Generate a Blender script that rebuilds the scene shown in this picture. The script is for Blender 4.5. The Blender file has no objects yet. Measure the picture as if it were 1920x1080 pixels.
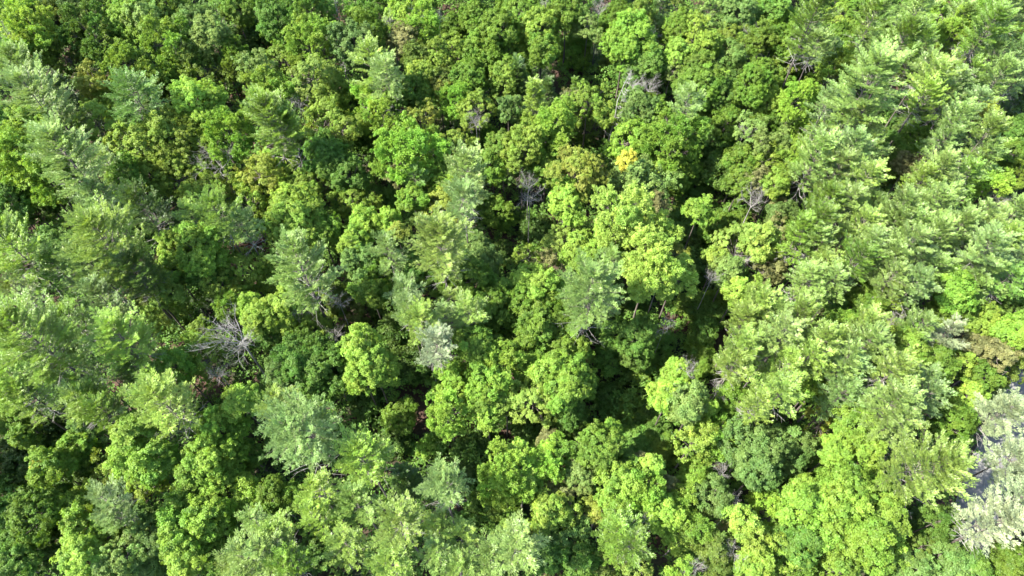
import bpy, math, random
import numpy as np
from mathutils import Vector

# ---------------------------------------------------------------- camera, sky, sun, exposure
scene = bpy.context.scene
COL = scene.collection
CAM_Z, PITCH, LENS = 100.0, 58.0, 24.0
cd = bpy.data.cameras.new('camera'); cam = bpy.data.objects.new('camera', cd); COL.objects.link(cam)
cam.location = (0, 0, CAM_Z); cam.rotation_euler = (math.radians(90 - PITCH), 0, 0)
cd.lens = LENS; cd.sensor_width = 36; cd.clip_end = 6000; cd.clip_start = 0.5
scene.camera = cam

SUN_TO = Vector((-0.63, -0.13, 0.745)).normalized()          # direction towards the sun
elev = math.asin(SUN_TO.z); azim = math.atan2(SUN_TO.x, SUN_TO.y)
w = bpy.data.worlds.new('World'); scene.world = w; w.use_nodes = True
nt = w.node_tree; nt.nodes.clear()
sky = nt.nodes.new('ShaderNodeTexSky'); sky.sky_type = 'NISHITA'; sky.sun_disc = False
sky.sun_elevation = elev; sky.sun_rotation = azim
bg = nt.nodes.new('ShaderNodeBackground'); bg.inputs['Strength'].default_value = 0.15
wo = nt.nodes.new('ShaderNodeOutputWorld')
nt.links.new(sky.outputs[0], bg.inputs['Color']); nt.links.new(bg.outputs[0], wo.inputs['Surface'])
sd = bpy.data.lights.new('sun', 'SUN'); sun = bpy.data.objects.new('sun', sd); COL.objects.link(sun)
sd.energy = 5.0; sd.angle = math.radians(0.5); sd.color = (1.0, 0.955, 0.87)
sun.rotation_euler = SUN_TO.to_track_quat('Z', 'Y').to_euler(); sun.location = (0, 0, 150)
vs = scene.view_settings
vs.view_transform = 'Standard'; vs.look = 'None'; vs.gamma = 1; vs.use_curve_mapping = False
vs.exposure = 1.85

random.seed(11); rng = np.random.default_rng(11)
F = Vector((0, math.cos(math.radians(PITCH)), -math.sin(math.radians(PITCH))))
U = Vector((0, math.sin(math.radians(PITCH)), math.cos(math.radians(PITCH))))
FPX = 960 * LENS / 18.0
def at(px, py, z):
    d = F + U * (-(py - 540) / FPX) + Vector(((px - 960) / FPX, 0, 0))
    t = (z - CAM_Z) / d.z
    return Vector((0, 0, CAM_Z)) + d * t, t          # t = depth along the view axis

# ---------------------------------------------------------------- materials
def mat(name):
    m = bpy.data.materials.new(name); m.use_nodes = True; m.node_tree.nodes.clear(); return m, m.node_tree
def N(t, k, **kw):
    n = t.nodes.new(k)
    for a, b in kw.items():
        if a in n.inputs: n.inputs[a].default_value = b
        else: setattr(n, a, b)
    return n
def leaf_mat(name, transl, rough, spec):
    m, t = mat(name); L = t.links.new
    oi = N(t, 'ShaderNodeObjectInfo'); at_ = N(t, 'ShaderNodeAttribute', attribute_name='leafvar')
    sep = N(t, 'ShaderNodeSeparateColor'); L(at_.outputs['Color'], sep.inputs[0])
    # autumn tint on some tufts: amount = object alpha, patch = leafvar.B
    lt = N(t, 'ShaderNodeMath', operation='SUBTRACT'); L(oi.outputs['Alpha'], lt.inputs[0]); L(sep.outputs[2], lt.inputs[1])
    sc = N(t, 'ShaderNodeMath', operation='MULTIPLY'); L(lt.outputs[0], sc.inputs[0]); sc.inputs[1].default_value = 4; sc.use_clamp = True
    mx = N(t, 'ShaderNodeMix', data_type='RGBA'); L(sc.outputs[0], mx.inputs[0]); L(oi.outputs['Color'], mx.inputs[6])
    mx.inputs[7].default_value = (0.24, 0.265, 0.05, 1)
    hs = N(t, 'ShaderNodeHueSaturation'); L(mx.outputs[2], hs.inputs['Color'])
    h = N(t, 'ShaderNodeMapRange'); L(sep.outputs[1], h.inputs[0]); h.inputs[3].default_value = 0.484; h.inputs[4].default_value = 0.514
    v = N(t, 'ShaderNodeMapRange'); L(sep.outputs[0], v.inputs[0]); v.inputs[3].default_value = 0.70; v.inputs[4].default_value = 1.34
    L(h.outputs[0], hs.inputs['Hue']); L(v.outputs[0], hs.inputs['Value'])
    p = N(t, 'ShaderNodeBsdfPrincipled'); L(hs.outputs[0], p.inputs['Base Color'])
    p.inputs['Roughness'].default_value = rough; p.inputs['Specular IOR Level'].default_value = spec
    tr = N(t, 'ShaderNodeBsdfTranslucent')
    h2 = N(t, 'ShaderNodeHueSaturation', Hue=0.485, Saturation=1.1, Value=1.5); L(hs.outputs[0], h2.inputs['Color']); L(h2.outputs[0], tr.inputs[0])
    ms = N(t, 'ShaderNodeMixShader'); ms.inputs[0].default_value = transl
    L(p.outputs[0], ms.inputs[1]); L(tr.outputs[0], ms.inputs[2])
    o = N(t, 'ShaderNodeOutputMaterial'); L(ms.outputs[0], o.inputs[0])
    return m
LEAF = leaf_mat('broad_leaves', 0.34, 0.5, 0.22)
NEEDLE = leaf_mat('pine_needles', 0.26, 0.45, 0.6)
def bark_mat(name, a, b, scale):
    m, t = mat(name); L = t.links.new
    tc = N(t, 'ShaderNodeTexCoord'); n = N(t, 'ShaderNodeTexNoise', Scale=scale, Detail=6.0)
    L(tc.outputs['Object'], n.inputs['Vector'])
    r = N(t, 'ShaderNodeValToRGB'); L(n.outputs[0], r.inputs[0])
    r.color_ramp.elements[0].position = .35; r.color_ramp.elements[0].color = (*a, 1)
    r.color_ramp.elements[1].position = .65; r.color_ramp.elements[1].color = (*b, 1)
    p = N(t, 'ShaderNodeBsdfPrincipled', Roughness=0.9); L(r.outputs[0], p.inputs['Base Color'])
    o = N(t, 'ShaderNodeOutputMaterial'); L(p.outputs[0], o.inputs[0]); return m
BARK = bark_mat('bark', (.07, .055, .045), (.17, .145, .12), 3)
DEADWOOD = bark_mat('weathered_wood', (.18, .165, .145), (.35, .33, .30), 2)
ASPHALT = bark_mat('asphalt', (.13, .127, .118), (.175, .17, .155), 1.5)
def ground_mat():
    m, t = mat('forest_floor'); L = t.links.new
    tc = N(t, 'ShaderNodeTexCoord')
    n = N(t, 'ShaderNodeTexNoise', Scale=0.12, Detail=8.0); n2 = N(t, 'ShaderNodeTexNoise', Scale=2.5, Detail=5.0)
    L(tc.outputs['Object'], n.inputs['Vector']); L(tc.outputs['Object'], n2.inputs['Vector'])
    r = N(t, 'ShaderNodeValToRGB'); L(n.outputs[0], r.inputs[0])
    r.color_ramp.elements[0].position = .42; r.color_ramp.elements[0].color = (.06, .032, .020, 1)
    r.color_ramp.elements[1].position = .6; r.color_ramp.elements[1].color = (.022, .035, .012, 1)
    mx = N(t, 'ShaderNodeMix', data_type='RGBA', blend_type='MULTIPLY'); mx.inputs[0].default_value = .8
    r2 = N(t, 'ShaderNodeMapRange'); L(n2.outputs[0], r2.inputs[0]); r2.inputs[1].default_value = .3; r2.inputs[2].default_value = .7; r2.inputs[3].default_value = .4; r2.inputs[4].default_value = 1.5
    L(r.outputs[0], mx.inputs[6]); L(r2.outputs[0], mx.inputs[7])
    p = N(t, 'ShaderNodeBsdfPrincipled', Roughness=.95); L(mx.outputs[2], p.inputs['Base Color'])
    o = N(t, 'ShaderNodeOutputMaterial'); L(p.outputs[0], o.inputs[0]); return m

# ---------------------------------------------------------------- mesh helpers (numpy)
def mesh_from(name, V, Fa, m, var=None):
    """V (n,3); Fa (m,k) same-size faces; var (m,3) per-face leaf variation"""
    me = bpy.data.meshes.new(name); V = np.asarray(V, np.float32); Fa = np.asarray(Fa, np.int32); k = Fa.shape[1]
    me.vertices.add(len(V)); me.vertices.foreach_set('co', V.ravel())
    me.loops.add(Fa.size); me.loops.foreach_set('vertex_index', Fa.ravel())
    me.polygons.add(len(Fa)); me.polygons.foreach_set('loop_start', np.arange(0, Fa.size, k, dtype=np.int32))
    me.update(calc_edges=True)
    if var is not None:
        a = me.attributes.new('leafvar', 'FLOAT_COLOR', 'FACE')
        c = np.ones((len(Fa), 4), np.float32); c[:, :3] = var
        a.data.foreach_set('color', c.ravel())
    me.materials.append(m); me.validate(); return me
def unit(a): return a / (np.linalg.norm(a, axis=-1, keepdims=True) + 1e-9)
def rdir(n): return unit(rng.normal(size=(n, 3)))

class Leaves:
    """collects diamond leaves: centre c, long axis a, normal hint n, length l, width w"""
    def __init__(s): s.P = []; s.var = []
    def add(s, c, a, n, l, wd, var):
        a = unit(a); b = unit(np.cross(n, a)); l = np.reshape(l, (-1, 1)); wd = np.reshape(wd, (-1, 1))
        q = np.stack([c, c + a * l * .45 + b * wd * .5, c + a * l, c + a * l * .45 - b * wd * .5], 1)
        s.P.append(q); s.var.append(var)
    def mesh(s, name, m):
        P = np.concatenate(s.P); n = len(P)
        return mesh_from(name, P.reshape(-1, 3), np.arange(4 * n).reshape(n, 4), m, np.concatenate(s.var))

class Tubes:
    def __init__(s): s.V = []; s.F = []; s.n = 0
    def add(s, pts, rad, k=5):
        pts = np.asarray(pts, float); rad = np.asarray(rad, float)
        for i in range(len(pts)):
            d = pts[min(i + 1, len(pts) - 1)] - pts[max(i - 1, 0)]; d = d / (np.linalg.norm(d) + 1e-9)
            u = np.cross(d, (0.31, 0.17, 0.93) if abs(d[2]) < .9 else (1, 0, 0)); u /= np.linalg.norm(u) + 1e-9; v = np.cross(d, u)
            for j in range(k):
                t = 2 * math.pi * j / k; s.V.append(pts[i] + rad[i] * (math.cos(t) * u + math.sin(t) * v))
        for i in range(len(pts) - 1):
            for j in range(k):
                a = s.n + i * k + j; b = s.n + i * k + (j + 1) % k; s.F.append((a, b, b + k, a + k))
        s.n += len(pts) * k
    def mesh(s, name, m):
        me = mesh_from(name, s.V, s.F, m)
        for p in me.polygons: p.use_smooth = True
        return me

def tuft_leaves(L, centres, outs, tr, per, ll, lw, tvar, bias=1.0):
    """leaf domes: per leaves round each tuft centre facing outwards"""
    T = len(centres); c = np.repeat(centres, per, 0); o = np.repeat(outs, per, 0); r = np.repeat(tr, per)[:, None]
    d = unit(rdir(T * per) + o * .75)
    p = c + d * r * rng.uniform(.45, 1.0, (T * per, 1)) * np.array([1, 1, .8])
    nrm = unit(d * .8 + o * .75 + rdir(T * per) * .5 + np.array([0, 0, .35]))
    a = np.cross(nrm, rdir(T * per)); a = unit(a + o * .25 * bias)
    n = T * per
    var = np.repeat(tvar, per, 0) + np.stack([rng.normal(0, .13, n), rng.normal(0, .14, n), np.zeros(n)], 1)
    L.add(p, a, nrm, ll * rng.uniform(.7, 1.3, n), lw * rng.uniform(.7, 1.25, n), np.clip(var, 0, 1))

def smooth_patch(p, r, seed):
    g = np.random.default_rng(seed); k = g.normal(size=(4, 3)) * (1.6 / r); ph = g.uniform(0, 6.28, 4)
    return .5 + .5 * np.mean(np.sin(p @ k.T + ph), axis=1) * 1.5

def broad_crown(r, seed, style='oak', dens=1.0):
    """crown with its top near z=0 hanging down; returns leaf mesh and limb mesh"""
    global rng; rng = np.random.default_rng(seed)
    L = Leaves(); B = Tubes(); H = r * rng.uniform(1.0, 1.5); C = np.array([0, 0, -H])
    nl = int(17 + r * 3.4) if style == 'oak' else int(14 + r * 2.4)
    lobes = []; B.add([[0, 0, -2.3 * r], [0, 0, -1.75 * r], [0, 0, -H * .8]], [.06, .05, .03], 5)
    gold = 2.39996
    off = rng.uniform(0, 6); ax = rng.uniform(.82, 1.15); ay = 1.95 - ax
    for i in range(nl):
        zc = 1 - (i + .5) / nl * 1.7; s = math.sqrt(max(0, 1 - zc * zc)); th = i * gold + off + rng.normal(0, .25)
        d = np.array([s * math.cos(th), s * math.sin(th), zc]); lr = r * rng.choice([.2, .27, .33, .42]) * rng.uniform(.85, 1.15)
        rad = rng.uniform(.62, 1.12) if style == 'oak' else rng.uniform(.6, 1.25)
        p = C + (d + rng.normal(0, .10, 3)) * np.array([r * ax, r * ay, H]) * rad * .72 * (1 if zc > 0 else .95)
        lobes.append((p, lr, unit(d + np.array([0, 0, .35]))))
        mid = C * .9 + (p - C) * .45 + np.array([0, 0, -.35 * r]); st = np.array([0, 0, -1.75 * r + rng.uniform(0, .6) * r])
        B.add([st, mid, p, p + d * lr * .6], [.05 * r ** .5, .035 * r ** .5, .02, .008], 4)
    cs, os_, tr, tv, hub = [], [], [], [], []
    for (p, lr, d) in lobes:
        tsz = rng.uniform(.26, .38) if style == 'oak' else (.30 if style == 'maple' else .33)
        nt_ = max(5, int(dens * 9.5 * lr * lr / (tsz * tsz) * .36))
        dd = unit(rdir(nt_) + d * .85)
        q = p + dd * lr * np.array([1, 1, .82]) * rng.uniform(.62, 1.22, (nt_, 1))
        spray = rng.random(nt_) < .36                        # half of the tufts sit on ragged branchlets reaching out
        reach = unit(rdir(nt_) * .75 + d + np.array([0, 0, .35])) * lr * rng.uniform(.5, 1.6, (nt_, 1))
        q = np.where(spray[:, None], p + reach, q)
        if style != 'oak':                                  # pointed sprays sticking up and out
            q = q + unit(d + np.array([0, 0, .5])) * rng.uniform(0, .55, (nt_, 1)) * lr
        hub.append(np.repeat(p[None], nt_, 0)); cs.append(q); os_.append(unit(dd + np.array([0, 0, .25]))); tr.append(np.full(nt_, tsz) * rng.uniform(.55, 1.35, nt_))
        tv.append(np.stack([np.clip(rng.normal(.5, .15, nt_) + rng.normal(0, .14), 0, 1), np.clip(rng.normal(.5, .15, nt_) + rng.normal(0, .22), 0, 1), np.zeros(nt_)], 1))
    hub = np.concatenate(hub); cs = np.concatenate(cs); os_ = np.concatenate(os_); tr = np.concatenate(tr); tv = np.concatenate(tv)
    tv[:, 2] = np.clip(smooth_patch(cs, r, seed) + rng.normal(0, .1, len(cs)), .06, 1)
    if style != 'maple': tuft_leaves(L, cs, os_, tr, 54, .18, .135, tv)
    else: tuft_leaves(L, cs, os_, tr, 46, .25, .11, tv, 4.0)
    for i in range(0, len(cs), 5):                          # twigs
        B.add([hub[i], (hub[i] + cs[i]) / 2 - [0, 0, .06], cs[i]], [.02, .012, .006], 3)
    return L.mesh('leaf_crown', LEAF), B.mesh('limbs', BARK)

def pine_crown(r, seed, kind='pine'):
    """whorls of up-curved branches, every branch carrying flat plumes of needles with dark gaps between them"""
    global rng; rng = np.random.default_rng(seed)
    L = Leaves(); B = Tubes(); D = Tubes(); pine = kind == 'pine'
    depth = r * (2.4 if pine else 3.3); step = min(.78, .42 + .11 * r) if pine else .42
    u0 = rng.uniform(36, 56); u1 = rng.uniform(36, 52); miss = rng.uniform(.08, .26); cv0 = rng.uniform(.08, .26); depth *= rng.uniform(.85, 1.12)
    nlev = int(depth / step); PP, PD, PL, PV = [], [], [], []; nz = 7
    for i in range(nlev):
        t = (i + .3) / nlev; z0 = -t * depth
        if pine: prof = (min(1, (t * 2.4 + .03) ** .6)) * (1 - .30 * max(0, t - .6) / .4); up = math.radians(u0 - u1 * t)
        else: prof = t ** .85; up = math.radians(20 - 32 * t)
        nb = (5 if r < 4 else 6) if pine else 6; ph = rng.uniform(0, 6.28)
        for j in range(nb):
            if pine and rng.random() < miss: continue
            z = z0 + rng.normal(0, .16); ln = max(.4, r * prof * rng.uniform(.62, 1.15)); th = ph + j * 2 * math.pi / nb + rng.normal(0, .25)
            e = up + rng.normal(0, .12); hd = np.array([math.cos(th), math.sin(th), 0]); side = np.array([-hd[1], hd[0], 0]); cv = cv0 if pine else .08
            pos = lambda f: np.array([0, 0, z]) + hd * ln * f * math.cos(e) + np.array([0, 0, ln * (f * math.sin(e) + cv * f * f)])
            pts = np.array([pos(k / 5) for k in range(6)]); B.add(pts, np.linspace(.032, .008, 6) * (r / 3) ** .5 + .002, 4)
            bv = rng.normal(.5, .16); tip = unit(pts[-1] - pts[-2])
            f = .34 if t > .25 else .1; sg = 1
            while f < .95:
                sg = -sg; lat = ln * .34 * (1 - f) * rng.uniform(.6, 1.2); d = unit(tip * .8 + side * sg * rng.uniform(.55, .95) + np.array([0, 0, .12 * rng.normal()]))
                p = pos(f); q = p + d * lat
                if lat > .3: B.add([p, q], [.014, .006], 3)
                pl = rng.uniform(.45, .85) * (1 if pine else .6)
                k = 0
                while k < lat - .25: PP.append(p + d * k + side * sg * .05); PD.append(unit(d + side * sg * rng.uniform(-.6, .7))); PL.append(pl * .8); PV.append(bv - .05 + rng.normal(0, .08)); k += .42
                PP.append(q); PD.append(d); PL.append(pl); PV.append(bv + rng.normal(0, .1)); f += (.26 if pine else .22) / ln * rng.uniform(.75, 1.3)
            PP.append(pts[-1]); PD.append(tip); PL.append(rng.uniform(.7, 1.05) * (1 if pine else .6)); PV.append(bv + .12)
    for k in range(4): PP.append(np.array([0, 0, -.25 * k])); PD.append(unit(np.array([rng.normal(0, .3), rng.normal(0, .3), 1.]))); PL.append(.55); PV.append(.6)
    PP = np.array(PP); PD = unit(np.array(PD) + np.array([0, 0, .14])); PL = np.array(PL); T = len(PP); per = 36 if pine else 30; n = T * per
    c = np.repeat(PP, per, 0); d = np.repeat(PD, per, 0); l = np.repeat(PL, per)[:, None]
    lat = unit(np.cross(d, np.array([0, 0, 1.]) + rdir(n) * .02)); upv = np.cross(lat, d)
    sp = rng.uniform(0, 1, (n, 1)); w_ = .21 * l * np.sin(np.pi * np.clip(sp, 0, 1) ** .8 * .9 + .15); x = rng.uniform(-1, 1, (n, 1))
    p = c + d * sp * l * .85 + lat * x * w_ + upv * (rng.normal(0, .05, (n, 1)) + .06 * (1 - x * x))
    nd_ = unit(d + lat * x * .75 + rdir(n) * .34)
    tv = np.stack([np.repeat(np.array(PV), per) + rng.normal(0, .14, n), np.repeat(np.clip(rng.normal(.5, .15, T), 0, 1), per), np.repeat(smooth_patch(PP, r, seed), per)], 1)
    L.add(p, nd_, unit(upv + rdir(n) * .85 + np.array([0, 0, .4])), .28 * rng.uniform(.7, 1.25, n), .068 * rng.uniform(.7, 1.3, n), np.clip(tv, 0, 1))
    D.add([[0, 0, -depth * .8], [0, 0, -depth * 1.4]], [.05, .06], 5)
    for i in range(22 if pine else 4):                   # dead grey lower limbs under the crown
        th = rng.uniform(0, 6.28); z = -depth * rng.uniform(.82, 1.3); ln = r * rng.uniform(.45, .95)
        a = np.array([0, 0, z]); b = a + np.array([math.cos(th) * ln, math.sin(th) * ln, ln * rng.uniform(-.1, .25)])
        m = (a + b) / 2 + rng.normal(0, .1, 3); D.add([a, m, b], [.035, .024, .008], 4)
        for s in range(4):
            q = m + (b - m) * rng.uniform(0, .8); D.add([q, q + rng.normal(0, 1, 3) * np.array([.35, .35, .15]) * ln * .35 + (b - a) * .15], [.014, .005], 3)
    return L.mesh('needle_crown', NEEDLE), B.mesh('limbs', BARK), D.mesh('dead_limbs', DEADWOOD)

def dead_tree(seed, form):
    """bare tree of height 1x scale: form 'snag' (conifer spike) or 'fork' (spreading)"""
    global rng; rng = np.random.default_rng(seed)
    T = Tubes(); B = Tubes()
    if form == 'snag':
        H = 11.; pts = [np.array([rng.normal(0, .03) * i, rng.normal(0, .03) * i, H * i / 7]) for i in range(8)]
        T.add(pts, np.linspace(.19, .03, 8), 7)
        for i in range(46):
            f = rng.uniform(.3, .97); a = pts[0] + (pts[-1] - pts[0]) * f; th = rng.uniform(0, 6.28); ln = rng.uniform(.5, 2.2) * (1.15 - f)+.2
            b = a + np.array([math.cos(th), math.sin(th), rng.uniform(-.15, .4)]) * ln; m = (a + b) / 2 + [0, 0, -.08]
            B.add([a, m, b], [.04, .026, .01], 4)
            for s in range(3):
                q = a + (b - a) * rng.uniform(.35, .9); B.add([q, q + (b - a) * .3 + rng.normal(0, .25, 3)], [.016, .006], 3)
    else:
        T.add([[0, 0, 0], [.05, .03, 3], [.1, -.05, 6.]], [.16, .12, .08], 7)
        def grow(p, d, ln, rad, dep):
            n = 4; pts = [p]; dd = d
            for i in range(n):
                dd = unit(dd + rng.normal(0, .17, 3) + np.array([0, 0, .05])); pts.append(pts[-1] + dd * ln / n)
            B.add(pts, np.linspace(rad, rad * .5, n + 1), 5 if dep < 2 else 3)
            if dep == 4: return
            for i in range(5 if dep < 3 else 4):
                k = rng.integers(1, n + 1); grow(pts[k], unit(dd + rng.normal(0, .55, 3)), ln * rng.uniform(.5, .75), rad * .52, dep + 1)
        for i in range(5):
            th = i * 1.256 + rng.normal(0, .2); grow(np.array([.1, -.05, 5.9]), unit(np.array([math.cos(th) * .8, math.sin(th) * .8, 1.0])), 2.5, .055, 1)
    return T.mesh('dead_trunk', DEADWOOD), B.mesh('bare_boughs', DEADWOOD)

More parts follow.
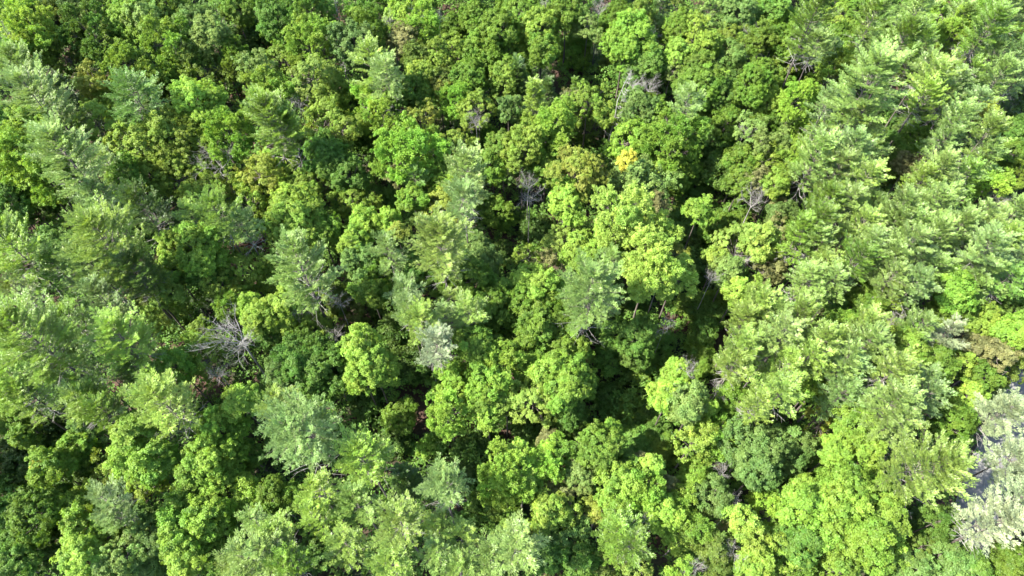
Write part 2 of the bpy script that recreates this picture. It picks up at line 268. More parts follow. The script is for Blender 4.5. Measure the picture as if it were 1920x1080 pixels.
# ---------------------------------------------------------------- trees as mapped from the photograph
# crops of 480x360 px enlarged three times: "x y radius KindColour"
CROPS = {
(0,0): "90 60 100 Ml;150 150 110 Ml;20 190 60 Do;230 280 90 My;40 330 90 Ml;300 100 90 Mo;420 60 130 Od;520 170 120 Me;640 230 110 Og;700 80 120 Of;830 110 100 Op;560 60 100 Oo;370 310 80 Mo;130 400 140 Pp;220 580 175 Pp;960 270 130 Mf;1000 370 80 Me;780 560 150 Pe;730 360 110 My;520 470 100 Oa;600 550 90 Oy;390 550 90 Cd;1150 400 120 Oo;1260 450 110 Oo;1300 290 80 Mf;1140 560 145 Ol;550 710 105 Oy;1000 760 160 Oy;830 820 140 Oy;1110 830 100 Oo;1270 740 120 Mf;1180 170 100 Op;1060 120 90 Om;1330 80 90 Og;940 40 100 Og;1400 180 80 Od;50 700 120 Oe;200 720 120 Ol;130 850 150 My;400 900 205 Pp 1;200 990 130 Ml;40 900 100 My;60 1040 100 Og;620 930 90 Pp;700 1000 110 Og;680 780 70 Oo;860 950 110 Oy;1240 930 110 Df;1000 1000 90 Oy;1130 960 90 Og;1200 1040 100 Oy;1410 940 75 Oa;1370 1040 80 Ol;800 700 60 So;890 610 80 Sd;900 450 80 Og",
(480,0): "90 90 110 Oe;40 220 90 Od;170 210 80 Og;320 70 110 Me;230 20 80 Og;150 20 70 Od;455 60 50 Ds;575 110 70 Oy;670 40 100 Me;820 70 80 Ol;890 100 60 Df;960 40 90 Og;760 140 60 Df;1030 120 55 Df;310 230 115 Ml;140 350 90 Oy;300 420 110 Oq;420 460 90 Oy;40 400 110 Op;60 520 100 Ml;150 520 80 Mf;560 240 115 Om;660 190 90 Mg;490 370 60 Ds;650 350 120 Pq;740 440 110 Pp;640 560 110 Ml;700 650 100 Ml;780 520 90 Og;840 230 100 Or;950 180 100 Ml;900 330 80 Oo;1130 150 90 Og;1240 90 100 Og;1350 150 110 Og;1410 50 80 Og;1000 320 90 Oy;1100 290 90 Oy;1230 310 110 Og;1340 320 90 Og;1410 270 70 Og;920 420 80 Oy;1070 440 70 Oo;1200 420 90 Og;1390 430 90 Oy;1030 520 60 Oa;900 530 90 Og;950 660 90 Oa;1160 560 90 Mf;1250 620 90 Oy;1240 700 70 Df;240 590 65 Df;380 600 80 Oy;80 680 150 Pf;30 600 100 Pl;190 730 110 Pg;400 710 110 Oy;500 730 90 Oy;420 880 130 Oe;520 640 110 Od;510 960 110 Oe;100 930 130 Ol;20 980 100 Oa;220 1010 90 Oy;850 860 140 Mf;1010 840 90 Ml;790 980 70 Or;890 1010 80 Pe;950 950 100 Og;720 920 70 Og;1160 810 80 Oy;1190 980 140 Pp;1330 920 90 Og;1390 820 80 Og;1420 600 70 Om;1040 1050 60 Ml;300 1050 90 Oy;660 740 90 Sd;1290 780 70 Sg",
(960,0): "50 80 100 Og;170 140 110 Ol;310 60 110 Og;190 45 45 Df;430 130 80 Op;490 70 60 Df;390 180 80 Og;350 290 110 Og;160 290 80 Og;60 300 50 Oy;40 370 70 Og;30 470 90 Cd;600 100 120 Og;640 220 130 Of;800 130 70 Op;740 60 80 Oy;790 215 50 Df;840 40 80 Cd;930 50 60 Oo;960 140 90 Og;1060 190 90 Oy;1110 80 80 Op;920 310 80 Ol;900 390 50 Op;1280 80 100 Om;1380 60 80 Og;1250 210 90 Oy;1350 200 50 Df;1240 300 80 Om;1400 230 80 Og;1110 250 80 Oy;760 350 110 Oe;620 410 70 Oe;540 360 70 Oo;740 440 90 Sd;1050 390 90 Og;1070 480 110 Og;1190 400 80 Od;120 570 90 Cy 3;200 520 60 Cd;350 490 40 Cg;560 530 110 Ds 7;680 490 70 Df;765 505 60 Df;430 560 100 Oy;320 600 70 Or;450 710 130 Oo;540 640 70 Oy;700 590 100 Om;820 620 90 Og;740 700 60 Op;980 580 90 Pp;930 660 80 Om;1060 640 90 Og;1170 530 95 Oe;1190 460 50 Ol;1330 500 100 Og;1400 410 90 Og;1400 580 100 Oy;1340 730 80 Op;1300 760 60 Df;1230 680 80 Og;1410 700 80 Og;230 700 110 Ml;60 790 110 Oy;170 770 100 Ml;260 800 80 Oy;680 780 110 Of -4;840 800 140 Mf -2;1000 760 100 Og;1100 750 100 Oe;1200 840 90 Oe;345 940 145 Oa 4;190 940 115 Of;40 890 80 Og;60 980 60 Op;90 1050 60 Df;650 900 62 Oz 8;720 1010 150 Op -1.5;610 1010 70 Om;830 930 60 Oy;930 970 120 Og;1050 890 100 Se;1150 960 100 Oe;1050 1030 80 Se;1290 900 90 Og;1410 890 80 Oy;1300 1000 90 Og;1390 1020 80 Or;1420 790 60 Op",
(1440,0): "40 50 90 Oe;250 100 150 Pg;430 60 80 Oy;530 30 80 Og;60 160 80 Mf;110 230 100 Og;410 210 70 Og;580 120 110 Pg;650 30 60 Op;700 110 90 Om;830 80 100 Pp;960 60 90 Ml;1080 20 60 Pp;1090 100 80 Pp;1200 60 90 Og;1330 40 90 Pp;1400 100 80 Pp;1060 180 90 Ml;1040 280 80 Oy;1230 170 130 Pg;1400 200 70 Oy;750 240 130 Pg;850 250 90 Pg;610 280 90 Pp;500 230 90 Og;260 270 90 Pp;370 290 60 Pb;420 370 90 Ml;320 420 90 My;500 370 70 Ml;100 310 80 Oy;60 390 100 Og;180 420 100 Oo;880 370 80 Pp;790 330 70 Pg;720 400 60 Oa;40 480 90 Og;160 560 95 Ml;530 520 225 Pp 1;320 610 120 Pb;500 690 120 Pq;920 460 120 Pq;860 560 110 Pl;980 560 90 Pp;1060 460 80 Pb;1060 330 60 Df;1260 310 90 Pb;1390 320 80 Pb;1290 440 110 Pp;1410 430 70 Pb;1130 430 80 Pg;1150 590 90 Pb;1240 630 60 Oa;1320 680 60 Og;1050 690 110 Pp;1000 790 90 Pb;1210 770 120 Pq;1240 870 80 Pp;780 690 100 Sd;700 800 60 Me;820 770 80 Og;1390 600 90 Cd;1410 730 80 Oe;100 740 120 Om;230 710 90 Of;300 760 70 Oy;50 820 80 Op;270 880 130 Pp;450 860 140 Pb;560 830 90 Pp;380 970 120 Pp;530 1030 130 Pq;100 940 90 Ml;50 1010 80 Oy;690 950 80 Oo;790 930 70 Or;960 960 110 Pp;1100 990 90 Pg;860 1010 90 Py;1280 1040 85 Ml;1390 870 80 Og;1410 960 60 My;780 1050 70 Oo",
(0,360): "50 60 90 Oe;200 60 110 Od;330 30 80 Od;560 50 120 Pb;610 120 100 Oe;800 80 130 Pd;760 210 100 Sd;1080 140 85 Pq;1230 130 130 Pf;1370 200 100 Pp;1130 40 90 Oy;70 310 190 Pl 1;320 290 110 Om;600 290 205 Pl 1;520 410 150 Pp;760 450 130 Pd;330 430 100 Pe;570 590 120 Pb;100 560 90 Po;60 170 60 Ol;1010 330 110 Ol;1120 330 130 Of;1160 430 110 Oe;960 420 90 Ol;930 520 90 Oq;1060 560 90 Oy;1350 420 110 Oy;1230 530 80 Oy;1350 580 80 Oy;1280 640 70 Mf;800 620 90 So;890 700 80 Sy;980 730 70 Sy;190 820 245 Pl 1;400 720 110 Pg;60 1020 120 Pl;420 960 140 Pg;690 820 170 Pl 1;760 980 90 Pd;1140 800 100 Oy;1360 840 165 Df 4;1140 950 90 Oy;980 970 110 Of;880 1060 100 Pl;1410 660 80 Ol;1240 1030 75 Df;640 1050 60 Df;1400 50 80 Oy",
(480,360): "230 50 110 Ol;260 130 150 Ol;110 180 110 Oy;350 180 100 Of;40 60 70 Oo;540 30 90 Oy;880 30 80 Og;740 40 70 Sg;1020 110 100 Oa;1170 60 115 Pb 4;1370 110 110 Og;620 180 90 Ol;740 160 80 Ol;800 240 60 Oa 6;560 280 80 Ol;250 410 200 Pp 1;1040 310 190 Pq 1;1230 320 90 Om;740 330 100 Pp;600 380 110 Om;720 480 120 Og;650 560 90 Og;890 430 90 Oe;1000 510 90 Og;1130 430 120 Og;1250 480 120 Og;1290 400 90 Om;840 570 90 Pb;860 660 90 Pb;930 740 120 Pq;1060 700 80 Pp;1020 860 115 Pw;1180 670 95 Pq;1090 590 60 Pq;990 970 50 Df;1310 640 110 Og;1400 560 80 Of;1410 720 80 Og;200 590 110 Ol;130 700 100 Ol;300 740 90 Oy;220 680 60 Df;50 720 90 Ol;70 810 80 Oe;450 600 90 Oo;470 630 55 Df;450 810 60 Df;560 730 80 Oo;600 850 115 Ol 4;650 960 120 Ol;600 1030 95 Ol;740 820 110 Sd;740 650 90 Sd;850 950 110 Sd;270 950 170 Oe;130 1000 110 Om;410 970 130 Oe;1220 900 120 Of;1390 960 100 Ml;1100 1030 110 Of;1300 1050 110 Of;60 500 70 Oy;430 250 80 Sd;1370 320 80 Sd;1360 880 70 Og",
(960,360): "300 60 110 Ol;100 50 70 Df;110 180 90 Sd;700 20 110 Op;600 160 150 Mq 4;820 210 100 Mq 4;560 270 110 Ol;790 90 75 Or;780 400 135 Mq 4;820 520 135 Mq 4;910 340 75 Oa;930 440 90 Mq 2;690 370 80 Oe;280 290 100 Oq;170 430 80 Or;370 300 100 Ol;70 350 70 Oy;390 420 90 Of;500 340 60 Df;560 380 70 Pp;440 570 185 Pp 1;160 540 120 Ol;80 640 120 Og;230 600 110 Of;120 760 110 Og;260 710 120 Og;160 880 80 Ol;310 880 120 Of;330 1000 120 Of;90 960 80 Ol;220 1000 110 Ol;20 560 80 Og;560 780 90 Oe;560 910 100 Oe;730 780 110 Oe;800 880 90 Oe;700 900 90 Oe;860 760 60 Df;740 980 100 Sg;640 600 90 Sd;1050 110 75 Of;970 130 70 Sg;1000 250 90 Sd;1180 200 100 Og;1260 150 80 Og;1350 70 80 Df;1250 310 110 Oq;1400 250 100 Oq;1150 380 70 Oy;1220 430 90 Op;1290 390 70 Df;1120 490 60 Df;1270 550 70 Ol;1370 560 70 Oy;1180 590 90 Sg;1120 700 90 Oe;1090 780 80 Oe;1420 460 60 Or;1390 650 120 Pq;1300 720 110 Pq;1290 880 120 Pq;1390 840 90 Pp;1400 960 80 Df;1250 970 100 Pq;1190 1010 70 Oo;1060 880 80 Sg;990 1010 60 Df;930 1050 90 Ol;1060 970 80 Sg;880 990 90 Sg;1010 640 80 Sg;1040 450 80 Sd",
(1440,360): "330 60 110 Pg;450 60 100 Pp;90 130 80 Om;280 180 120 Pg;170 230 110 Pf;260 270 90 Pp;600 130 110 Pp;750 90 110 Pp;930 90 120 Pp;1020 40 90 Pp;520 200 110 Pq;700 210 120 Pp;830 210 100 Pp;930 240 110 Pp;420 260 90 Pq;560 320 120 Pp;800 300 110 Pp;500 390 120 Pg;680 390 110 Pp;830 380 90 Pb;920 440 100 Pp;1070 200 110 Pp;1200 130 90 Pp;1200 230 120 Pp;1210 330 130 Pb;1120 400 90 Pp;1230 450 100 Pp;1160 530 80 Pp;1340 160 90 Om;1340 260 80 Pl;1410 370 80 Pb;1340 490 90 Pe;300 430 110 Pq;210 500 110 Pp;360 500 90 Pp;40 440 70 Or;150 590 50 Df;30 200 70 Or;60 90 50 Or;20 300 50 Or;820 530 110 Pb;700 480 90 Pp;530 560 110 Og;680 570 80 Py;690 670 90 Oy;700 740 60 Df;560 650 90 Og;1060 540 110 Of;1080 640 110 Og;1210 700 85 Oy;1400 640 100 Oe;1380 760 90 Of;960 700 80 Og;160 700 140 Pq;50 690 90 Pp;80 800 120 Pp;290 840 120 Pq;230 930 110 Pq;100 1000 110 Pq;400 750 80 Ml;360 650 70 Oe;540 760 120 Pq;560 850 110 Pp;460 910 90 Pp;850 760 90 Pp;1000 790 90 Pw;800 870 110 Of;630 920 90 Og;440 1010 110 Pb;700 1010 130 Pq;230 1050 80 Ml;960 960 110 Og;1060 920 80 Oy;880 1050 80 Pb;1170 880 95 Or;1290 900 80 Or;1390 980 80 Oo;1200 1040 90 Og;1400 900 60 Ml;1310 50 60 Df;1390 110 80 Pp",
(0,720): "60 60 110 Pl;150 50 110 Pq;90 200 90 Og;340 150 90 Sd;460 100 110 Pq;550 80 110 Pg;600 160 110 Pg;500 220 90 Om;920 100 165 Pq 1;740 270 110 Ol;720 400 120 Ol;850 420 120 Of;800 540 110 Oy;440 340 80 Of;480 420 90 Oe;600 450 90 Oy;290 480 110 Of;205 465 30 Oz 6;1200 220 90 Oy;1010 260 80 Df;1370 120 100 Ol;1280 260 120 Of;1150 420 130 Of;1280 430 120 Of;1040 520 100 Of;1290 600 130 Oy;1410 400 80 Oe;350 620 60 Oe;600 650 110 Pb;660 720 80 Pp;430 720 110 Oy;430 860 120 Ol;470 990 110 Ol;640 840 80 Oy;1040 680 120 Of;1160 770 110 Of;800 790 100 Om;860 880 110 Om;720 960 120 Op;680 1050 100 Op;820 1020 110 Om;1010 880 120 Of;1130 900 120 Ol;1060 1000 110 Ol;1240 850 90 Og;1200 1020 100 Og;200 730 140 Og;60 760 110 Oe;50 900 130 Oe;220 830 110 Od;290 960 100 Od;80 1020 100 Oe;110 400 90 Sd;60 330 80 Sd;1390 960 130 Pp;1320 1050 100 Pq;1420 770 70 Pp;130 300 80 Og;240 300 80 Sd;30 600 80 Sg;400 550 80 Sd",
(480,720): "130 110 120 Pq;230 310 225 Pb;600 390 155 Pl;790 190 110 Og;600 80 90 Sd;1080 140 115 Ml;1270 70 120 Of;1300 170 80 Ol;1410 100 85 Oq;80 620 90 Og;180 650 80 Og;60 720 80 Og;340 590 110 Pl;330 730 105 Pl;560 650 130 Pp;810 770 155 Pq;1050 570 145 Pb;1010 790 80 Pq;1010 930 90 Pp;500 900 120 Pq;1170 830 90 Pq;760 1010 130 Pq;1140 1010 100 Pp;1320 960 130 Pp;1410 870 90 Pq;1400 510 145 Ml;1380 640 100 Sg;1290 700 100 Sg;830 520 90 Cd;1180 480 90 Sd;980 340 80 Sg;120 850 130 Pq;60 950 130 Pp;180 1010 110 Pg;350 950 80 Sd;1150 370 80 Sd;760 330 80 Sd;1250 320 80 Sd",
(960,720): "80 70 110 Oq;290 40 110 Of;320 130 90 Oe;880 80 90 Ol;1030 110 120 Op;1100 140 90 Ol;1160 30 40 Df;1260 90 110 Og;1380 110 90 Pq;1320 200 70 Df;640 130 90 Sg;520 60 90 Sd;180 330 70 Or;260 400 100 Of;150 440 90 Ml;40 400 70 Ol 2;60 560 110 Ol;250 590 90 Or;370 530 90 Op;560 260 60 Of;520 340 130 Of;640 440 90 Oe;720 440 65 Or;690 340 90 Se;790 470 80 Ol;600 580 120 Of;730 560 110 Mf;880 570 65 Or;650 680 110 Og;490 710 70 Oa;190 760 110 Oy;300 720 90 Oy;330 870 120 Om;200 930 110 Oe;380 1000 100 Oe;580 840 120 Pf;680 890 100 Pg;540 1000 90 Oo;850 730 130 Ol;960 670 90 Ml;940 880 70 Mq;760 750 60 Df;690 1010 80 Oq;960 1050 70 Ml;1030 1030 60 Df;1020 320 100 Oy;1150 300 110 Mf;1040 500 90 Of;1190 500 50 Df;1350 350 150 Om;1400 470 120 Om;1170 620 110 Om;1270 680 65 Df;1300 790 90 Ol;1040 800 90 Og;1180 850 70 Or;1250 950 85 Df;1150 950 110 Oo;1390 870 110 Oy;1380 1000 110 Ol;20 900 135 Pp;820 290 80 Se;100 250 80 Sd;400 250 80 Sd;850 370 80 Sg;760 160 80 Sd;250 230 80 Sd",
(1440,720): "60 70 130 Pq;240 30 80 Ml;420 50 110 Pb;690 110 150 Pp;740 220 110 Pp;900 70 110 Pb;310 220 90 Oa;480 220 110 Of;430 330 80 Og;80 370 150 Om;1060 190 110 Og;1150 60 80 Ol;1260 20 50 Oo;1300 170 145 Pw;935 490 205 Pq;1325 430 140 Pw;1290 790 165 Pw;1410 640 100 Pw;560 370 110 Oy;660 350 60 Df;370 380 90 Ol;200 600 100 Of;430 560 120 Of;600 600 120 Of;250 710 130 Of;420 700 120 Of;630 720 120 Of;330 860 140 Of;520 830 130 Of;680 850 120 Ml;600 960 110 Of;200 870 120 Oe;120 950 100 Oy;400 1020 110 Of;170 1040 90 Og;50 760 110 Ml;880 910 60 Oo;980 760 90 Me;900 820 80 Sg;1000 1000 130 Om;1130 1040 110 Oe;850 1040 90 Om;1370 1010 110 Og;1330 900 60 Sr;260 480 80 Sg;820 800 70 Sd;1000 850 80 Sg",
}
PAL = {  # linear base colours
 'l': (.178,.282,.040), 'y': (.160,.238,.034), 'g': (.112,.195,.024), 'd': (.062,.115,.018), 'e': (.096,.184,.029),
 'p': (.160,.242,.056), 'b': (.150,.232,.064), 'o': (.108,.160,.026), 'a': (.215,.265,.040), 'r': (.175,.185,.065),
 'w': (.225,.275,.140), 'q': (.180,.262,.048), 'f': (.134,.230,.030), 'm': (.120,.200,.046), 'z': (.320,.340,.045)}  # 'w' also puts the whitish flare of the lower right corner into its pines
PALN = {'l': 'bright lime green','y': 'yellow-green','g': 'mid green','d': 'dark green','e': 'rich cool green','p': 'pale grey-green',
 'b': 'silvery blue-green','o': 'dull olive','a': 'amber-tinged','r': 'russet brown','w': 'whitish green','q': 'pale yellow-green',
 'f': 'fresh green','m': 'soft sage green','z': 'golden yellow'}
KIND = {'P': ('pine_tree','feathery pine','pine tree'), 'O': ('broadleaf_tree','round leafy tree','broadleaf tree'),
 'M': ('maple_tree','spiky-crowned maple','maple tree'), 'C': ('conifer_tree','narrow conical conifer','conifer tree'),
 'D': ('dead_tree','bare grey dead tree','dead tree'), 'S': ('shrub','low shaded bush','shrub')}
KIND['K'] = ('oak_tree', 'billowy-crowned oak', 'oak tree')
GROUP = {'K': 'oaks of the forest canopy', 'P': 'pines of the forest canopy','O': 'broadleaf trees of the forest canopy','M': 'maples of the forest canopy',
 'C': 'narrow conifers among the canopy','D': 'bare dead trees among the canopy','S': 'bushes in the shaded gaps'}
trees = []
for (ox, oy), s in CROPS.items():
    for e in s.split(';'):
        x, y, r, k = e.split()[:4]; trees.append(dict(dz=float((e.split() + [0])[4]), px=ox + float(x) / 3, py=oy + float(y) / 3, pr=float(r) / 3, k='K' if k[0] == 'O' and k[1] in 'emf' else k[0], c=k[1]))

# ---------------------------------------------------------------- labels that single each tree out
LAND = [(1140,180,'the tall pale leaning snag'),(432,645,'the big bare grey tree'),(1176,300,'the golden yellow tree'),
 (557,823,'the giant silvery pine'),(1757,883,'the giant pale pine'),(1857,983,'the whitish corner pine'),
 (805,790,'the reddish earth patch'),(1912,742,'the road at the right edge'),(1240,490,'the lime maple mass'),
 (820,665,'the whitish pine with bare trunk'),(1075,312,'the large amber-tinged tree'),(685,690,'the yellow tree in shade'),
 (950,890,'the maple by the dark gap'),(572,720,'the broad dark-green dome'),(877,327,'the lone pale grey pine')]
def size_word(t):
    q = t['pr'] / (26 + 16 * t['py'] / 1080)
    if t['k'] == 'D': return 'small ' if t['pr'] < 21 else 'broad '
    return 'small ' if q < .82 else ('large ' if q > 1.12 else 'medium ')
def desc(t):
    if t['k'] == 'D': return size_word(t) + ('spiky dead conifer snag' if t['c'] == 's' else 'bare grey dead tree')
    return size_word(t) + PALN[t['c']] + ' ' + KIND[t['k']][1]
def region(t):
    cx = ['far left','left','centre left','centre right','right','far right'][min(5, int(max(0, t['px']) / 320))]
    ry = ['top','upper','lower','bottom'][min(3, int(max(0, t['py']) / 270))]
    return ry + ' ' + cx
def rel(t):
    best = None
    for (x, y, n) in LAND:
        dx, dy = t['px'] - x, t['py'] - y; D_ = math.hypot(dx, dy)
        if D_ < 14: continue
        if D_ < 85 and (best is None or D_ < best[0]):
            w_ = ('right of' if dx > 0 else 'left of') if abs(dx) > abs(dy) else ('below' if dy > 0 else 'above')
            best = (D_, 'just ' + w_ + ' ' + n)
    return best[1] if best else None
ORD = ['leftmost','second','third','fourth','fifth','sixth','seventh','eighth','ninth','tenth','eleventh','twelfth']
NUM = ['zero','one','two','three','four','five','six','seven','eight','nine','ten','eleven','twelve']
from collections import defaultdict
alld = defaultdict(list); near = defaultdict(list)
for t in trees:
    t['d'] = desc(t); alld[t['d']].append(t); t['rel'] = rel(t)
    if t['rel']: near[t['d'] + t['rel']].append(t)
reg = defaultdict(list)
for t in trees:
    if t['rel'] and len(near[t['d'] + t['rel']]) == 1: t['label'] = t['d'] + ' ' + t['rel']
    reg[t['d'] + region(t)].append(t)
for g in reg.values():
    g.sort(key=lambda t: t['px'])
    for i, t in enumerate(g):
        if 'label' in t: continue
        R = region(t) + ' of the forest'
        if len(alld[t['d']]) == 1: t['label'] = 'the only ' + t['d'] + ', at ' + region(t)
        elif len(g) == 1: t['label'] = t['d'] + ', sole one such at ' + region(t)
        elif len(g) == 2:
            a = g[1 - i]
            if abs(t['py'] - a['py']) > abs(t['px'] - a['px']): t['label'] = t['d'] + ', ' + ('lower' if t['py'] > a['py'] else 'upper') + ' of two at ' + region(t)
            else: t['label'] = t['d'] + ', ' + ('left' if i == 0 else 'right') + ' of two at ' + region(t)
        else:
            n = len(g); w_ = 'leftmost' if i == 0 else ('rightmost' if i == n - 1 else ORD[i] + ' from left')
            t['label'] = t['d'] + ', ' + w_ + ' of ' + (NUM[n] if n < 13 else str(n)) + ' at ' + region(t)

# ---------------------------------------------------------------- ground, road
def tag(o, label=None, cat=None, group=None, kind=None):
    if label: o['label'] = label
    if cat: o['category'] = cat
    if group: o['group'] = group
    if kind: o['kind'] = kind
def link(name, me, parent=None):
    o = bpy.data.objects.new(name, me); COL.objects.link(o); o.parent = parent; return o
gx = np.concatenate([[-2500, -600], np.linspace(-260, 260, 90), [600, 2500]]); gy = np.concatenate([[-1500, -300], np.linspace(-90, 300, 70), [700, 3500]])
X, Y = np.meshgrid(gx, gy); Z = -.25 + .22 * np.sin(X * .13) * np.cos(Y * .11) + .1 * np.sin(X * .4 + Y * .3)
V = np.stack([X, Y, Z], -1).reshape(-1, 3); nx = len(gx)
Fg = [(j * nx + i, j * nx + i + 1, (j + 1) * nx + i + 1, (j + 1) * nx + i) for j in range(len(gy) - 1) for i in range(nx - 1)]
gm = mesh_from('ground', V, Fg, ground_mat()); go = link('ground', gm)
tag(go, 'dark leaf-strewn forest floor under the trees', 'ground', kind='structure')
rp = [at(x, y, 0)[0] for x, y in [(2050, 560), (1975, 660), (1925, 740), (1880, 830), (1840, 930), (1815, 1030), (1790, 1160), (1780, 1300)]]
rp = [rp[0] + (rp[0] - rp[1]) * 6] + rp + [rp[-1] + Vector((-3, -60, 0))]
rv, rf = [], []
fine = []
for i in range(len(rp) - 1):
    for k in range(8): fine.append(rp[i].lerp(rp[i + 1], k / 8))
for _ in range(6): fine = [fine[0]] + [(fine[i - 1] + fine[i] * 2 + fine[i + 1]) / 4 for i in range(1, len(fine) - 1)] + [fine[-1]]
for i, p in enumerate(fine):
    d = (fine[min(i + 1, len(fine) - 1)] - fine[max(i - 1, 0)]).normalized(); s = Vector((-d.y, d.x, 0))
    for o, z in ((-2.9, -.3), (-2.2, .12), (2.2, .12), (2.9, -.3)): q = p + s * o; rv.append((q.x, q.y, z))
    if i:
        for k in range(3): a = (i - 1) * 4 + k; rf.append((a, a + 1, a + 5, a + 4))
ro = link('road', mesh_from('road', rv, rf, ASPHALT)); tag(ro, 'narrow grey asphalt road glimpsed between trees at the right edge', 'road', kind='structure')

# ---------------------------------------------------------------- tree variants
OAK = [(R, [broad_crown(R, 100 + int(R * 10) + i * 7, 'oak') for i in range(n)]) for R, n in ((1.6, 3), (2.4, 8), (3.3, 8), (4.4, 4))]
AIR = [(R, [broad_crown(R, 900 + int(R * 10) + i * 7, 'airy', .62) for i in range(n)]) for R, n in ((2.0, 3), (3.0, 4))]
MAP = [(R, [broad_crown(R, 300 + int(R * 10) + i * 7, 'maple') for i in range(n)]) for R, n in ((2.2, 3), (3.3, 4))]
PIN = [(R, [pine_crown(R, 500 + int(R * 10) + i * 7) for i in range(n)]) for R, n in ((2.2, 5), (3.2, 9), (4.5, 5), (6.0, 3))]
CON = [(R, [pine_crown(R, 700 + i, 'cone') for i in range(2)]) for R in (1.8,)]
SNAG = [dead_tree(800 + i, 'snag') for i in range(3)]; FORK = [dead_tree(820 + i, 'fork') for i in range(4)]
tt = Tubes()
tt.add([[.0, 0, 0], [.03, .02, .05], [.05, -.04, .35], [-.03, .05, .7], [0, 0, 1]], [.20, .14, .11, .075, .02], 8)
TRUNK = tt.mesh('trunk', BARK)
def pick(bank, r):
    R, L_ = min(bank, key=lambda b: abs(math.log(b[0] / r))); return R, random.choice(L_)

protos = {}
def child(src_name, me, parent):
    """first of a kind is made, the rest are obj.copy() of it with their mesh set"""
    if src_name in protos: o = protos[src_name].copy(); o.data = me
    else: o = bpy.data.objects.new(src_name.split('/')[-1], me); protos[src_name] = o
    COL.objects.link(o); o.parent = parent; return o
stuff_bits = []
LOW = [(1290,420,105,160),(1315,640,65,120),(1200,720,130,100),(890,830,230,65),(735,720,50,140),(700,360,50,90),(265,480,70,120),(970,430,70,65),(230,120,110,60),(1130,130,70,130),(1100,400,60,60),(870,15,90,45),(1300,250,70,70),(430,190,60,70),(560,130,35,90),(640,560,50,120),(1480,200,40,90),(1190,330,60,70),(100,340,60,40),(1700,320,50,50),(1880,200,30,50)]
def place(t):
    if t['k'] in 'PKOM' and t['dz'] == 0: t['dz'] = random.gauss(0, 1.5)
    if t['k'] in 'OKS' and t['c'] in 'gedom' and any(((t['px'] - a) / c_) ** 2 + ((t['py'] - b) / d_) ** 2 < 1 for a, b, c_, d_ in LOW): t['dz'] -= 6 if t['k'] != 'S' else .5; t['pr'] *= .88
    elif t['k'] in 'OMK' and t['c'] in 'lqfp': t['dz'] += 1.2
    k, c = t['k'], t['c']; zc = 13.
    for _ in range(3):
        P, dep = at(t['px'], t['py'], zc); r = t['pr'] * dep / FPX
        if k == 'P': h = 13.5 + 3.2 * r; cz = h - 1.0 * r
        elif k in 'OMK': h = (8.5 + 2.7 * r) * {'d': .66, 'o': .85}.get(c, 1); cz = h - 1.05 * r
        elif k == 'C': h = 10 + 2.2 * r; cz = h - 1.4 * r
        elif k == 'S': h = 2.6 + 1.1 * r; cz = h - .8 * r
        else: h = 13.5 + 1.2 * r if c == 'f' else 17; cz = h - (1.1 * r if c == 'f' else 1.6 * r)
        zc = cz + t.get('dz', 0)
    h += t.get('dz', 0)
    name, _, cat = KIND[k]
    if name in protos: e = protos[name].copy()
    else: e = bpy.data.objects.new(name, None); protos[name] = e; e.empty_display_size = .5
    COL.objects.link(e); e.location = (P.x, P.y, -.3); e.rotation_euler = (0, 0, 0)
    tag(e, t['label'], cat, GROUP[k])
    h += .3; j = 1 + random.uniform(-.16, .12)
    col = [v * j * (1.16 if k == 'P' else (1.5 if k + c == 'Mq' else (1.18 if c in 'lqyf' else 1.04))) * random.uniform(.965, 1.035) for v in PAL.get(c, (0, 0, 0))] + [random.choice([0, 0, 0, 0, .05])]
    if c == 'a': col[3] = .30
    elif c == 'y': col[3] = random.choice([0, 0, .1])
    elif c in 'pqbwdrem': col[3] = 0
    rz = random.uniform(0, 6.283)
    if k == 'D':
        tm, bm_ = random.choice(SNAG if c == 's' else FORK)
        s = max(.45, r / 2.8) if c == 'f' else 1.0; H0 = 9.5 if c == 'f' else 11
        # trunk part stretched to the ground, boughs at the top
        if c == 'f':
            T_ = child(name + '/trunk', tm, e); T_.scale = (s, s, (h - 3.6 * s) / 6.0)
            B_ = child(name + '/branches', bm_, e); B_.scale = (s, s, s); B_.location = (0, 0, h - 3.6 * s - 5.95 * s)
        else:
            T_ = child(name + '/trunk', tm, e); T_.scale = (s, s, h / 11); B_ = child(name + '/branches', bm_, e); B_.scale = (s, s, h / 11)
            e.rotation_euler = (0, math.radians(random.uniform(-4, 6)), 0)
        T_.rotation_euler.z = B_.rotation_euler.z = rz; return
    bank = {'P': PIN, 'O': OAK, 'K': OAK, 'M': MAP, 'C': CON, 'S': OAK}[k]
    if k == 'O' and c in 'ypoaqr' and random.random() < .6: bank = AIR
    R, ms = pick(bank, r); s = r / R
    # foliage reaches a little past the nominal radius
    s *= {'P': 1.03, 'O': 1.0, 'K': 1.04, 'M': 1.04, 'C': 1.1, 'S': 1.2}[k]
    sq = {'P': random.uniform(.9, 1.1), 'S': .8}.get(k, random.uniform(.92, 1.12))
    T_ = child(name + '/trunk', TRUNK, e); ts = .6 + .22 * r; T_.scale = (ts, ts, (h - (.15 * r if k in 'PC' else 1.2 * r * sq))); T_.rotation_euler.z = rz
    L_ = child(name + '/crown', ms[0], e); L_.location = (0, 0, h); L_.scale = (s * random.uniform(.94, 1.06), s, s * sq); tx, ty = random.gauss(0, .10), random.gauss(0, .10); L_.rotation_euler = (tx, ty, rz); L_.color = col
    B_ = child(name + '/branches', ms[1], e); B_.location = (0, 0, h); B_.scale = L_.scale; B_.rotation_euler = (tx, ty, rz)
    if len(ms) == 3:
        D_ = child(name + '/dead_branches', ms[2], e); D_.location = (0, 0, h); D_.scale = L_.scale; D_.rotation_euler.z = rz
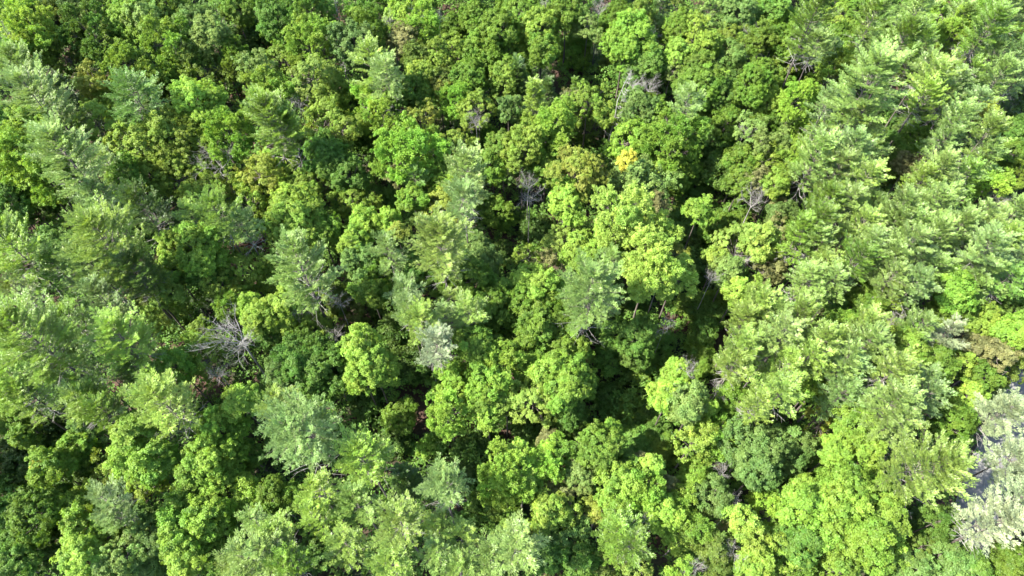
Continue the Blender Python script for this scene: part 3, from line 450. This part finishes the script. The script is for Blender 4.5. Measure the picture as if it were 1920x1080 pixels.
for t in trees: place(t)

# ---------------------------------------------------------------- undergrowth in the gaps (uncountable)
rng = np.random.default_rng(5)
nC = 110000
cx = rng.uniform(-150, 150, nC); cy = rng.uniform(-5, 185, nC)
keep = np.abs(cx) < 75 + cy * .62
clear = [(at(x, y, 0)[0], rr) for x, y, rr in [(805, 790, 3.0), (690, 600, 3.5), (1350, 650, 3.2), (112, 132, 3.2), (1908, 1010, 4)]]
for (p, rr) in clear: keep &= (cx - p.x) ** 2 + (cy - p.y) ** 2 > rr * rr
fa = np.array([[p.x, p.y] for p in fine])
for i in range(0, len(fa), 2): keep &= (cx - fa[i, 0]) ** 2 + (cy - fa[i, 1]) ** 2 > 16
cx, cy = cx[keep], cy[keep]; n = len(cx)
hh = .3 + 5.5 * np.clip(.5 + .5 * np.sin(cx * .35 + 2 * np.sin(cy * .21)) * np.cos(cy * .31 + 1.3 * np.sin(cx * .17)), 0, 1) * rng.uniform(.3, 1, n)
cs = np.stack([cx, cy, hh], 1); Lg = Leaves()
tv = np.stack([rng.normal(.45, .2, n), rng.normal(.5, .2, n), np.ones(n)], 1)
tuft_leaves(Lg, cs, np.tile([0, 0, 1.], (n, 1)), rng.uniform(.35, .75, n), 14, .42, .26, np.clip(tv, 0, 1))
uo = link('undergrowth', Lg.mesh('undergrowth', LEAF)); uo.color = (.105, .20, .032, 0)
tag(uo, 'tangled green undergrowth covering the shaded forest floor', 'undergrowth', kind='stuff')

# ---------------------------------------------------------------- woodland continuing beyond what the photograph shows
rngw = random.Random(3); VV, FF, CC = [], [], []; base = 0
def arr(me):
    v = np.empty(len(me.vertices) * 3, np.float32); me.vertices.foreach_get('co', v); f = np.empty(len(me.loops), np.int32); me.loops.foreach_get('vertex_index', f)
    a = np.empty(len(me.polygons) * 4, np.float32); me.attributes['leafvar'].data.foreach_get('color', a); return v.reshape(-1, 3), f.reshape(-1, 4), a.reshape(-1, 4)[:, :3]
pool = [arr(m[0]) for R, L_ in (OAK[1], OAK[2]) for m in L_[:3]] + [arr(m[0]) for m in PIN[0][1][:2]]
placed = 0
for gi in range(4000):
    x = rngw.uniform(-135, 135); y = rngw.uniform(-25, 215)
    # frame test for the crown
    d = Vector((x, y, 16)) - Vector((0, 0, CAM_Z)); zz = d.dot(F); u = 960 + FPX * d.x / zz; v = 540 - FPX * d.dot(U) / zz
    if -75 < u < 1995 and -60 < v < 1190: continue
    if not (-420 < u < 2340 and -330 < v < 1500): continue
    if any((x - a) ** 2 + (y - b) ** 2 < 22 for a, b in CC) or any((x - p.x) ** 2 + (y - p.y) ** 2 < 50 for p in fine): continue
    CC.append((x, y)); vv, ff, aa = rngw.choice(pool); s = rngw.uniform(.9, 1.35); th = rngw.uniform(0, 6.28); c_, s_ = math.cos(th), math.sin(th)
    q = vv * s; q = np.stack([q[:, 0] * c_ - q[:, 1] * s_ + x, q[:, 0] * s_ + q[:, 1] * c_ + y, q[:, 2] + rngw.uniform(15, 20)], 1)
    VV.append(q); FF.append(ff + base); base += len(q); stuff_bits.append(aa); placed += 1
    if placed >= 170: break
wo_ = link('woodland', mesh_from('woodland', np.concatenate(VV), np.concatenate(FF), LEAF, np.concatenate(stuff_bits))); wo_.color = (.10, .18, .035, 0)
tag(wo_, 'mixed green woodland carrying on beyond the mapped trees', 'woodland', kind='stuff')
[print(t['label']) for t in trees if len(t['label'].replace('-', ' ').split()) > 16]
print('trees', len(trees), 'labels', len({t['label'] for t in trees}), 'wood', placed, {k: sum(t['k'] == k for t in trees) for k in 'PKOMCDS'}, 'maxwords', max(len(t['label'].split()) for t in trees))
